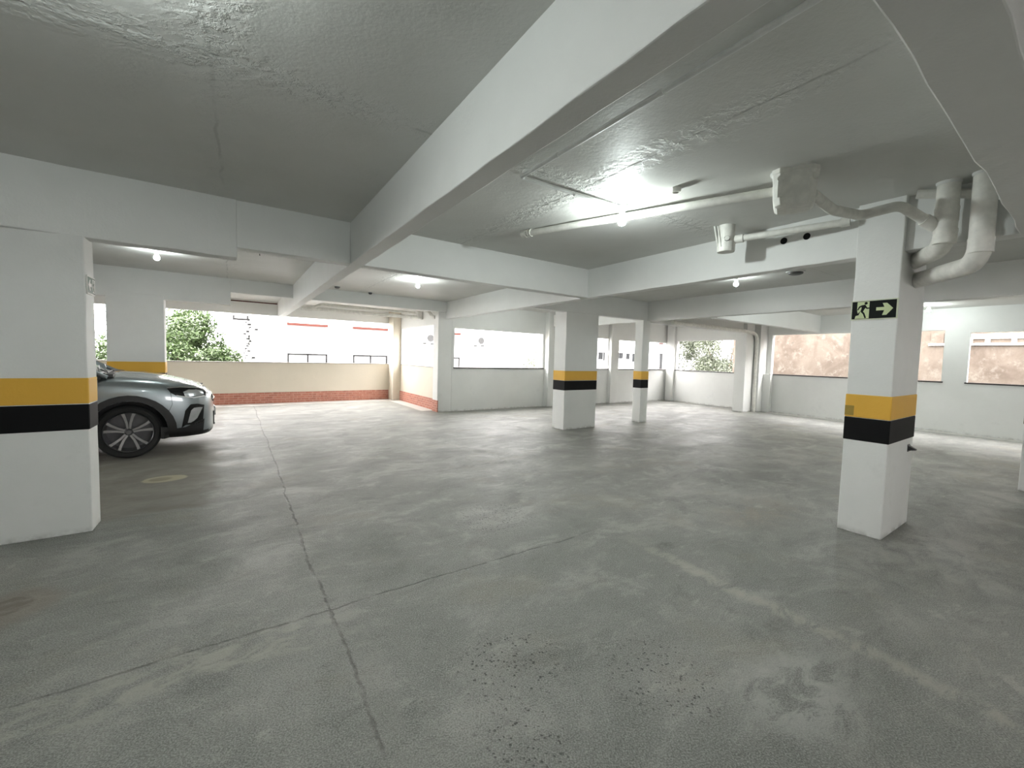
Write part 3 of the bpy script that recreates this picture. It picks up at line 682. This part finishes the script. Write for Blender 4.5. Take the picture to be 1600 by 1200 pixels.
# ---------------------------------------------------------------- the parked car
def make_car():
    # local axes: x forward, y toward the far side, z up; origin under the near front wheel's hub on the outer side plane
    o = P(-1.17, 7.62, 0); root = empty('parked_car', o, math.atan2(E2.y, E2.x))
    W2 = .905                                                     # half width, centre line at y = W2
    # station: x, half width, z_bottom, z_sill, z_mid, z_belt, z_shoulder, edge inset, z_edge, z_centre
    ST = [(.955, .40, .32, .36, .45, .58, .68, .10, .72, .74), (.935, .62, .27, .32, .45, .62, .74, .10, .79, .80), (.88, .76, .23, .29, .45, .66, .80, .12, .855, .87), (.78, .845, .22, .28, .45, .70, .86, .14, .92, .935),
          (.62, .880, .21, .28, .46, .76, .90, .15, .965, .99), (.42, .895, .21, .28, .48, .80, .935, .15, 1.01, 1.05), (.18, .905, .21, .28, .50, .83, .955, .15, 1.04, 1.09),
          (-.05, .905, .21, .28, .50, .85, .97, .14, 1.055, 1.115), (-.28, .900, .21, .28, .50, .86, .985, .12, 1.05, 1.11), (-.7, .895, .21, .28, .50, .87, 1.0, .08, 1.03, 1.04), (-1.35, .895, .21, .28, .50, .88, 1.01, .07, 1.03, 1.04),
          (-2.1, .895, .21, .28, .50, .89, 1.02, .07, 1.04, 1.05), (-2.9, .90, .22, .30, .52, .91, 1.03, .07, 1.06, 1.07), (-3.3, .87, .28, .36, .55, .92, 1.02, .08, 1.07, 1.08), (-3.50, .78, .36, .42, .58, .90, 1.0, .10, 1.06, 1.07)]
    bm = bmesh.new(); prev = None
    for x, w, zb, zs, zm, zt, zh, ins, ze, zc in ST:
        half = [(0, zb), (w*.55, zb), (w-.09, zb), (w-.015, zs), (w+.004, zm), (w, zt), (w-.025, zh), (w-ins*.62, ze-.012), (w-ins-.05, ze+.006), (w*.55, zc-.012), (0, zc)]
        ring = [(-y, z) for y, z in half] + [(y, z) for y, z in half[-2:0:-1]]
        vs = [bm.verts.new((x, W2+y, z)) for y, z in ring]
        if prev:
            n = len(vs)
            for k in range(n): bm.faces.new((prev[k], prev[(k+1) % n], vs[(k+1) % n], vs[k]))
        else: bm.faces.new(vs)
        prev = vs
    bm.faces.new(prev[::-1])
    body = link('body', bm, ['car_paint', 'car_black'], root, True, None)
    ss = body.modifiers.new('s', 'SUBSURF'); ss.levels = 2; ss.render_levels = 2
    cutters = []
    for wx in (0.0, -2.69):
        b2 = bmesh.new(); tube(b2, [Vector((wx, -.3, .345)), Vector((wx, 2.2, .345))], .405, 48)
        c = link('cut', b2, 'car_black', root); cutters.append(c)
        mo = body.modifiers.new('b', 'BOOLEAN'); mo.operation = 'DIFFERENCE'; mo.object = c; mo.solver = 'EXACT'
    bpy.context.view_layer.update()
    dg = bpy.context.evaluated_depsgraph_get(); me = bpy.data.meshes.new_from_object(body.evaluated_get(dg)); body.modifiers.clear(); body.data = me
    me.materials.clear(); me.materials.append(MATS['car_paint']); me.materials.append(MATS['car_black'])
    for f in me.polygons:
        c = f.center
        near = any(abs(math.hypot(c.x-wx, c.z-.345)-.405) < .012 for wx in (0, -2.69)) and abs(f.normal.y) < .5
        f.material_index = 1 if (near or c.z < .30) else 0; f.use_smooth = True
    for c in cutters: bpy.data.objects.remove(c)
    # floor under the engine bay closing the wheel wells
    b2 = bmesh.new(); box(b2, -3.2, .6, W2-.55, W2+.55, .30, .95); link('engine_bay', b2, 'car_black', root)
    # smooth (uncut) reference for the fitted parts
    bt = BVHTree.FromPolygons([v.co.copy() for v in me.vertices], [list(p.vertices) for p in me.polygons])
    def side(x, z, off=.004, far=False):
        for k in range(30):                                            # beyond the nose: take the nearest body surface behind
            a = bt.ray_cast(Vector((x-.01*k, 3.5 if far else -1.5, z-.002*k)), Vector((0, -1 if far else 1, 0)))
            if a[0] is not None: break
        y = a[0].y if a[0] is not None else (2*W2 if far else 0)
        return Vector((x, y+(off if far else -off), z))
    def front(y, z, off=.004):
        a = bt.ray_cast(Vector((2.5, y, z)), Vector((-1, 0, 0))); x = a[0].x if a[0] is not None else .9
        return Vector((x+off, y, z))
    def top(x, y, off=.003):
        a = bt.ray_cast(Vector((x, y, 2.5)), Vector((0, 0, -1))); z = a[0].z if a[0] is not None else 1
        return Vector((x, y, z+off))
    def patch(name, topc, botc, fn, mat, n=24, m_=5, th=.012, parent=root, hide_edge=True):
        def samp(c, s):
            s *= len(c)-1; i = min(int(s), len(c)-2); f = s-i
            return (c[i][0]*(1-f)+c[i+1][0]*f, c[i][1]*(1-f)+c[i+1][1]*f)
        b = bmesh.new(); G = []; G2 = []
        for i in range(n+1):
            a, c = samp(topc, i/n), samp(botc, i/n); r0 = []; r1 = []
            for j in range(m_+1):
                t_ = j/m_; p = (a[0]*(1-t_)+c[0]*t_, a[1]*(1-t_)+c[1]*t_)
                r0.append(b.verts.new(fn(*p, .004))); r1.append(b.verts.new(fn(*p, .004-th)))
            G.append(r0); G2.append(r1)
        for i in range(n):
            for j in range(m_):
                b.faces.new((G[i][j], G[i+1][j], G[i+1][j+1], G[i][j+1])); b.faces.new((G2[i][j], G2[i][j+1], G2[i+1][j+1], G2[i+1][j]))
            b.faces.new((G[i][0], G2[i][0], G2[i+1][0], G[i+1][0])); b.faces.new((G[i][m_], G[i+1][m_], G2[i+1][m_], G2[i][m_]))
        for j in range(m_):
            b.faces.new((G[0][j], G[0][j+1], G2[0][j+1], G2[0][j])); b.faces.new((G[n][j], G2[n][j], G2[n][j+1], G[n][j+1]))
        return link(name, b, mat, parent, True, 40)
    # wheel arch cladding, sill and bumper skirt
    for far in (False, True):
        fs = lambda x, z, off, far=far: side(x, z, off+.008, far)
        for wx in (0, -2.69):
            A = [PI*k/16 for k in range(17)]
            ex = lambda a: .485 if wx < -1 else .478+.03*max(0, math.cos(a))
            arch = patch('wheel_arch_trim', [(wx+ex(a)*math.cos(a), max(.345+.485*math.sin(a), .24)) for a in A], [(wx+.408*math.cos(a), .345+.408*math.sin(a)) for a in A], fs, 'car_black', 32, 4)
        patch('sill_trim', [(-.45, .345), (-2.24, .345)], [(-.45, .225), (-2.24, .225)], fs, 'car_black', 12, 3)
        patch('bumper_side_trim', [(.33, .40), (.48, .36), (.60, .37), (.74, .44), (.82, .47)], [(.33, .235), (.50, .225), (.62, .225), (.72, .235), (.80, .25)], fs, 'car_black', 16, 4)
        # fog lamp pocket with bright blade
        patch('fog_lamp_surround', [(.60, .60), (.66, .685), (.74, .69), (.82, .665)], [(.555, .36), (.60, .40), (.68, .40), (.80, .42)], fs, 'car_gloss_black', 14, 5)
        patch('fog_lamp_blade', [(.665, .60), (.70, .635), (.765, .64), (.80, .635)], [(.625, .43), (.66, .43), (.70, .455), (.735, .49)], lambda x, z, off, far=far: side(x, z, off+.014, far), 'lamp_silver', 12, 4, .008)
        # headlight
        hl = patch('headlight', [(.40, .915), (.55, .925), (.70, .915), (.84, .895)], [(.44, .855), (.52, .80), (.68, .765), (.86, .80)], lambda x, z, off, far=far: side(x, z, off+.004, far), 'car_gloss_black', 18, 5, .01)
        patch('chrome_strip', [(.40, .925), (.55, .936), (.70, .926), (.85, .903)], [(.40, .913), (.55, .922), (.70, .911), (.85, .886)], lambda x, z, off, far=far: side(x, z, off+.012, far), 'chrome', 14, 2, .012, hl)
        patch('lamp_reflector', [(.58, .86), (.64, .89), (.72, .885), (.80, .87)], [(.60, .80), (.65, .795), (.74, .80), (.82, .82)], lambda x, z, off, far=far: side(x, z, off+.010, far), 'lamp_silver', 12, 3, .006, hl)
        patch('day_lamp', [(.50, .822), (.60, .800), (.70, .786), (.82, .806)], [(.52, .802), (.60, .780), (.70, .768), (.84, .786)], lambda x, z, off, far=far: side(x, z, off+.013, far), 'lamp_white', 12, 2, .006, hl)
    # seams: front door shut line, fender/bumper line, beltline crease
    for pts in ([(.44, .86), (.46, .70), (.42, .60), (.44, .46)], [(-.55, 1.0), (-.58, .7), (-.52, .34)]):
        b = bmesh.new(); q = []
        for i in range(20):
            s = i/19*(len(pts)-1); k = min(int(s), len(pts)-2); f = s-k; q.append(side(pts[k][0]*(1-f)+pts[k+1][0]*f, pts[k][1]*(1-f)+pts[k+1][1]*f, .0005))
        tube(b, q, .0025, 6); link('panel_seam', b, 'car_black', root)
    # grille and lower intake on the nose
    fr = lambda y, z, off: front(y, z, off+.006)
    yy = lambda s: W2+s
    g = patch('grille', [(yy(-.60), .80), (yy(-.3), .80), (yy(.3), .80), (yy(.60), .80)], [(yy(-.60), .70), (yy(-.3), .66), (yy(.3), .66), (yy(.60), .70)], fr, 'car_gloss_black', 24, 5)
    patch('chrome_bar', [(yy(-.62), .745), (yy(.62), .745)], [(yy(-.62), .725), (yy(.62), .725)], lambda y, z, off: front(y, z, off+.014), 'chrome', 24, 2, .012, g)
    lo = patch('lower_grille', [(yy(-.58), .55), (yy(-.3), .56), (yy(.3), .56), (yy(.58), .55)], [(yy(-.50), .34), (yy(-.3), .33), (yy(.3), .33), (yy(.50), .34)], fr, 'car_black', 24, 5)
    patch('skid_plate', [(yy(-.50), .37), (yy(.50), .37)], [(yy(-.42), .325), (yy(.42), .325)], lambda y, z, off: front(y, z, off+.014), 'lamp_silver', 20, 3, .012, lo)
    b = bmesh.new(); px = front(W2, .50, .02).x; box(b, px, px+.012, W2-.20, W2+.20, .44, .57); link('licence_plate', b, 'plate_white', root)
    # bonnet as its own panel with crease
    patch('bonnet', [(x, .17+max(0, x-.3)*.4) for x in (-.14, .2, .5, .70)], [(x, 2*W2-.17-max(0, x-.3)*.4) for x in (-.14, .2, .5, .70)], lambda x, y, off: top(x, y, off+.001), 'car_paint', 12, 14, .01)
    b = bmesh.new()
    for s in (-.33, .33):
        tube(b, [top(x, W2+s*(1-.12*(x+.1)), -.002) for x in (-.12, .1, .3, .45, .58)], [.010, .010, .009, .006, .002], 8)
    link('bonnet_crease', b, 'car_paint', root, True)
    # cowl, wipers
    b = bmesh.new(); hexa(b, [Vector(p) for p in ((-.15, .14, 1.06), (-.34, .12, 1.06), (-.34, 1.69, 1.06), (-.15, 1.67, 1.06), (-.15, .14, 1.098), (-.34, .12, 1.12), (-.34, 1.69, 1.12), (-.15, 1.67, 1.098))]); link('cowl', b, 'car_black', root)
    for y0 in (.35, 1.0):
        b = bmesh.new(); tube(b, [Vector((-.22, y0, 1.115)), Vector((-.30, y0+.1, 1.15)), Vector((-.36, y0+.55, 1.19))], .008, 6); link('wiper', b, 'car_black', root)
    # greenhouse
    b = bmesh.new(); G = [(-.26, .80, 1.09, 0), (-.62, .75, 1.32, 1), (-.98, .69, 1.53, 1), (-1.3, .66, 1.61, 0), (-2.1, .66, 1.63, 0), (-2.8, .65, 1.58, 0), (-3.15, .66, 1.50, 0), (-3.42, .72, 1.07, 0)]
    belt = 1.03; prev = None
    for x, hw, z, k in G:
        bw = .865 if x > -3.3 else .78
        vs = [b.verts.new(p) for p in ((x, W2-bw, belt), (x, W2-hw, z-.05 if z > 1.2 else z), (x, W2-hw*.85, z), (x, W2, z+.015), (x, W2+hw*.85, z), (x, W2+hw, z-.05 if z > 1.2 else z), (x, W2+bw, belt))]
        if prev:
            for i in range(6):
                f = b.faces.new((prev[i], prev[i+1], vs[i+1], vs[i])); f.material_index = 0 if (i in (0, 5) or x > -1.0 or x < -3.3) else 1
        prev = vs
    gh = link('greenhouse', b, ['car_glass', 'car_paint'], root, True, 50)
    for far in (0, 1):
        s = (lambda y: 2*W2-y) if far else (lambda y: y)
        b = bmesh.new(); tube(b, [Vector((-.20, s(.085), 1.06)), Vector((-.62, s(.145), 1.29)), Vector((-.98, s(.205), 1.49)), Vector((-1.3, s(.235), 1.57)), Vector((-2.8, s(.245), 1.55))], .026, 8, bend=.05); link('roof_pillar', b, 'car_paint', root, True)
        for xx, xt in ((-1.55, -1.6), (-2.62, -2.7)):
            b = bmesh.new(); tube(b, [Vector((xx, s(.035), 1.03)), Vector((xt, s(.23), 1.55))], .035, 8); link('window_pillar', b, 'car_gloss_black', root, True)
        b = bmesh.new(); lathe(b, [(.001, -.10), (.05, -.09), (.075, 0), (.06, .08), (.001, .09)], n=16); mr = link('door_mirror', b, 'car_paint', root, True); mr.location = (-.52, s(-.10), 1.12); mr.rotation_euler = (PI/2, 0, .2)
    b = bmesh.new(); tube(b, [Vector((-.24, W2+y, 1.10+.015*(1-abs(y)/.8))) for y in (-.76, -.4, 0, .4, .76)], .016, 8); link('windscreen_seal', b, 'car_black', root)
    b = bmesh.new()
    box(b, -.85, -.3, W2-.72, W2+.72, .9, 1.06); box(b, -1.75, -1.3, W2-.6, W2-.12, .6, 1.35); box(b, -1.75, -1.3, W2+.12, W2+.6, .6, 1.35); box(b, -3.3, -.6, W2-.8, W2+.8, .35, .6); link('seats', b, 'car_interior', root)
    # wheels
    def wheel(wx, far):
        y0 = (2*W2-.012) if far else .012; sg = -1 if far else 1
        wr = empty('wheel', (wx, y0, .345)); wr.parent = root
        Y = lambda d: sg*d
        b = bmesh.new(); lathe(b, [(.262, Y(.02)), (.275, Y(.004)), (.315, Y(-.004)), (.335, Y(.012)), (.345, Y(.035)), (.347, Y(.11)), (.345, Y(.19)), (.33, Y(.22)), (.262, Y(.22))], axis='Y', n=56); link('tyre', b, 'tyre_rubber', wr, True, 40)
        b = bmesh.new(); lathe(b, [(.262, Y(.22)), (.262, Y(.02)), (.256, Y(.012)), (.248, Y(.02)), (.242, Y(.10)), (.238, Y(.20)), (.001, Y(.20))], axis='Y', n=56); link('rim', b, 'alloy_dark', wr, True, 40)
        b = bmesh.new(); lathe(b, [(.001, Y(.015)), (.028, Y(.015)), (.032, Y(.022)), (.055, Y(.035)), (.06, Y(.10)), (.001, Y(.10))], axis='Y', n=28)
        for k in range(5):
            a = 2*PI*k/5+PI/2+.2; 
            hexa(b, [Vector((math.cos(a+d)*r_, Y(.05), math.sin(a+d)*r_)) for r_, d in ((.036, -.16), (.044, -.16), (.044, .16), (.036, .16))]+[Vector((math.cos(a+d)*r_, Y(.02), math.sin(a+d)*r_)) for r_, d in ((.036, -.16), (.044, -.16), (.044, .16), (.036, .16))])
        link('hub', b, 'alloy_dark', wr, True, 35)
        for k in range(5):
            a = 2*PI*k/5+PI/2
            b = bmesh.new()
            for dd, mi in ((-.17, 0), (.17, 0)):
                def pt(r_, ang, yy): return Vector((math.cos(a+ang)*r_, Y(yy), math.sin(a+ang)*r_))
                w0, w1 = .24, .085
                ring = []
                for r_, ce, hw, yy in ((.045, dd*1.6, .26, .03), (.12, dd*.95, .105, .022), (.20, dd*1.15, .075, .012), (.25, dd*1.35, .072, .012)):
                    ring.append([pt(r_, ce-hw, yy), pt(r_, ce+hw, yy), pt(r_, ce+hw*.8, yy+.045), pt(r_, ce-hw*.8, yy+.045)])
                vr = [[b.verts.new(p) for p in q] for q in ring]
                for q0, q1 in zip(vr, vr[1:]):
                    for i in range(4):
                        f = b.faces.new((q0[i], q0[(i+1) % 4], q1[(i+1) % 4], q1[i])); f.material_index = 1 if i == 0 and ((dd > 0) == (not far)) else (1 if i == 0 else 0)
                b.faces.new(vr[0]); b.faces.new(vr[-1][::-1])
            link('spoke', b, ['alloy_dark', 'alloy_face'], wr, False)
    for wx in (0, -2.69):
        for far in (False, True): wheel(wx, far)
    return tag(root, 'silver grey sport utility car parked behind the large left pillar, front end showing', 'car')
make_car()

# ---------------------------------------------------------------- outside: street, buildings, trees
GZ = -3.6
bm = bmesh.new(); box(bm, -70, 90, -60, 100, GZ-.3, GZ); tag(link('street_ground', bm, 'street_asphalt'), kind='structure')
def bpart(nm, parent, o, mat, *a): 
    bm = bmesh.new(); buv(bm, *a, 0, o); return link(nm, bm, mat, parent)
def window(parent, o, v, u0, u1, z0, z1, frame='window_dark', pane='window_light', flip=False, t_=.05):
    bm = bmesh.new()
    for a, b, c, d in ((u0, u1, z1-t_, z1), (u0, u1, z0, z0+t_), (u0, u0+t_, z0, z1), (u1-t_, u1, z0, z1), ((u0+u1)/2-t_/2, (u0+u1)/2+t_/2, z0, z1)):
        if flip: buv(bm, v-.06, v, a, b, c, d, 0, o)
        else: buv(bm, a, b, v-.06, v, c, d, 0, o)
    w_ = link('window', bm, frame, parent)
    bm = bmesh.new()
    if flip: buv(bm, v-.02, v-.005, u0, u1, z0, z1, 0, o)
    else: buv(bm, u0, u1, v-.02, v-.005, z0, z1, 0, o)
    link('pane', bm, pane, w_); return w_
# white block across the street
o = P(7, 29, GZ); A = empty('apartment_building', o); tag(A, 'white apartment building across from the left openings, with terracotta sills', 'building')
bpart('wall', A, o, 'far_facade', -.22, 14.9, 26, 32, GZ, 11.5)
bpart('corner_strip', A, o, 'far_facade', 14.9, 15.45, 25.9, 32, GZ, 2.86)
for u0, u1 in ((2.42, 4.42), (5.82, 7.84), (10.9, 12.8)):
    for zf in (2.98, 5.98):
        window(A, o, 26, u0, u1, zf, zf+1.3, 'far_facade', 'far_facade'); bpart('window_sill', A, o, 'terracotta', u0-.02, u1+.02, 25.86, 26, zf-.13, zf)
    window(A, o, 26, u0, u1, .0, 1.38, 'outdoor_dark', 'far_facade', t_=.085)
def ac(u0, u1, z0, z1):
    oo = P((u0+u1)/2, 25.8, z0); r_ = empty('air_conditioner', oo)
    bm = bmesh.new(); buv(bm, u0, u1, 25.62, 25.99, z0, z1, 0, oo); bevel(link('casing', bm, 'ac_white', r_), .02)
    c = P((u0+u1)/2+.05, 25.61, (z0+z1)/2)-oo; bm = bmesh.new()
    nd = Vector((E1.x, E1.y, 0)); tube(bm, [c, c-nd*.02], .23, 20); link('fan_grille', bm, 'facade_line', r_)
    for u in (u0+.05, u1-.1):
        bm = bmesh.new(); buv(bm, u, u+.05, 25.62, 26, z0-.06, z0, 0, oo); link('bracket', bm, 'outdoor_dark', r_)
    return r_
tag(ac(10.12, 10.82, 2.22, 2.85), 'air conditioner on the white facade, partly behind the plain column', 'air conditioner')
tag(ac(13.85, 14.6, 2.22, 2.85), 'air conditioner on the white facade at the centre opening', 'air conditioner')
# far white block with small windows
o = P(38, 33, GZ); Bd = empty('apartment_building', o); tag(Bd, 'distant white building with small dark windows beyond the middle openings', 'building')
bpart('wall', Bd, o, 'far_facade', 22, 60, 30, 36, GZ, 9)
for u0, u1, z0, z1 in ((30.3, 30.9, 1.5, 2.2), (31.0, 31.5, 1.4, 2.2), (33.3, 33.9, 1.65, 2.25), (34.45, 35.0, 1.6, 2.2), (35.45, 36.0, 1.35, 2.2), (37.6, 38.2, 1.5, 2.2), (40.2, 41.6, .55, 2.35), (42.9, 44.0, 2.0, 2.45), (43.0, 44.0, .6, 1.0), (45.4, 46.5, 1.75, 2.4), (30.4, 31.2, -1.6, -.7), (34, 35, -1.6, -.7), (33.3, 33.9, 4.6, 5.2), (34.4, 35, 4.6, 5.2), (43, 43.8, 3.3, 3.9)):
    window(Bd, o, 30, u0, u1, z0, z1, 'window_light', 'window_dark')
bpart('balcony', Bd, o, 'pink_render', 40.0, 41.8, 29.2, 30, .1, .62); bpart('balcony', Bd, o, 'pink_render', 40.0, 41.8, 29.2, 30, 3.35, 3.55)
# stained boundary wall on the right
o = P(18.2, 4, GZ); Cw = empty('boundary_wall', o); tag(Cw, 'old stained peach coloured wall outside the right openings', 'wall')
bpart('wall', Cw, o, 'stained_render', 18, 18.3, -14, 9.6, GZ, 4.6)
bpart('coping', Cw, o, 'band_white', 17.93, 18, -14, 3.35, 2.14, 2.20)
bpart('upper_band', Cw, o, 'band_white', 17.95, 18, -14, 2.55, 2.32, 2.46)
bpart('vent_box', Cw, o, 'stained_render', 17.95, 18, 3.02, 3.30, 2.20, 2.5)
for v in (2.45, 2.1, 1.6): bpart('upright', Cw, o, 'band_white', 17.95, 18, v-.05, v+.05, 2.18, 2.34)

def tree(name, base, hgt, rad, n, leafmat, label, sq=.8, leaf=.16, seed=1, group='trees outside', crown_low=.35):
    rr = random.Random(seed); root = empty(name, base)
    bm = bmesh.new(); tube(bm, [Vector((0, 0, 0)), Vector((.1, .05, hgt*.35)), Vector((-.05, .1, hgt*.6))], [.22, .17, .11], 10)
    cl = []
    for k in range(44):
        a = rr.uniform(0, 2*PI); q = rr.uniform(.15, 1)**.5*rad; z = hgt*(crown_low+(1-crown_low)*rr.random()); 
        s = math.sqrt(max(.08, 1-((z/hgt-.62)/.5)**2)); cl.append((Vector((q*math.cos(a)*s, q*math.sin(a)*s, z*.97)), rr.uniform(.3, .5)*rad*.8))
    for c, r_ in cl[:14]: tube(bm, [Vector((0, 0, hgt*.35)), c*.5+Vector((0, 0, hgt*.2)), c], [.09, .05, .02], 6)
    link('trunk', bm, 'bark', root, True)
    bm = bmesh.new()
    for i in range(n):
        c, r_ = rr.choice(cl); d = Vector((rr.gauss(0, 1), rr.gauss(0, 1), rr.gauss(0, 1))).normalized()*r_*rr.uniform(.55, 1.05); d.z *= sq
        p = c+d; ax = Vector((rr.gauss(0, 1), rr.gauss(0, 1), rr.gauss(0, .6))).normalized(); b_ = ax.cross(Vector((rr.gauss(0, .5), rr.gauss(0, .5), 1))).normalized(); s = leaf*rr.uniform(.6, 1.3)
        bm.faces.new([bm.verts.new(q_) for q_ in (p-ax*s, p+b_*s*.42, p+ax*s, p-b_*s*.42)])
    link('foliage', bm, leafmat, root)
    return tag(root, label, 'tree', None)
tree('leafy_tree', P(-1.75, 20.3, GZ), 6.35, 2.15, 42000, 'leaf_green', 'bright green tree seen through the left opening behind the car', seed=3, leaf=.075)
tree('leafy_tree', P(-5.4, 19.8, GZ), 4.95, 1.0, 5000, 'leaf_green', 'low green tree top seen in the narrow gap right of the left pillar', seed=5, leaf=.07)
tree('leafy_tree', P(29.3, 16.2, GZ), 7.6, 3.3, 60000, 'leaf_olive', 'pale olive tree outside the far right corner opening', seed=8, leaf=.085)
tree('leafy_tree', P(21.0, 28.0, GZ), 5.9, 1.6, 2500, 'leaf_olive', 'slim pale tree far outside the centre opening', seed=9, leaf=.11)
# utility pole with its gear
o = P(.62, 22, GZ); r_ = empty('utility_pole', o); bm = bmesh.new(); tube(bm, [Vector((0, 0, 0)), Vector((0, 0, 7.6))], [.14, .09], 12); 
for q in bm.verts: pass
link('pole', bm, 'far_facade', r_, True)
rr = random.Random(4)
bm = bmesh.new(); buv(bm, .0, .62, 21.9, 22.0, 2.72, 2.80, 0, o); buv(bm, .0, .06, 21.9, 22.0, 2.8, 2.92, 0, o); buv(bm, .50, .56, 21.9, 22.0, 2.8, 2.92, 0, o); link('crossarm', bm, 'outdoor_dark', r_)
bm = bmesh.new()
for k in range(16):
    u = .60+rr.uniform(-.28, .22); z = 2.62-k*.10; a = rr.uniform(.05, .14); buv(bm, u, u+a, 21.8, 21.9, z, z+rr.uniform(.04, .09), 0, o)
    tube(bm, [P(u, 21.8, z)-o, P(u+rr.uniform(-.15, .15), 21.8, z-rr.uniform(.1, .25))-o], .012, 6)
link('fittings', bm, 'outdoor_dark', r_)
tag(r_, 'utility pole with dark fittings in front of the white building', 'utility pole')
for k, (z0, z1, lb) in enumerate(((3.0, 2.78, 'upper'), (2.62, 2.55, 'middle'), (2.45, 2.42, 'lower'))):
    q = [P(-7+i*.95, 21.9+.02*i, z0+(z1-z0)*i/8-.18*math.sin(PI*i/8)) for i in range(9)]
    thing_tube('overhead_wire', '%s overhead wire running left from the utility pole' % lb, 'wire', q, .014, 0, 'wire_black', n=6)
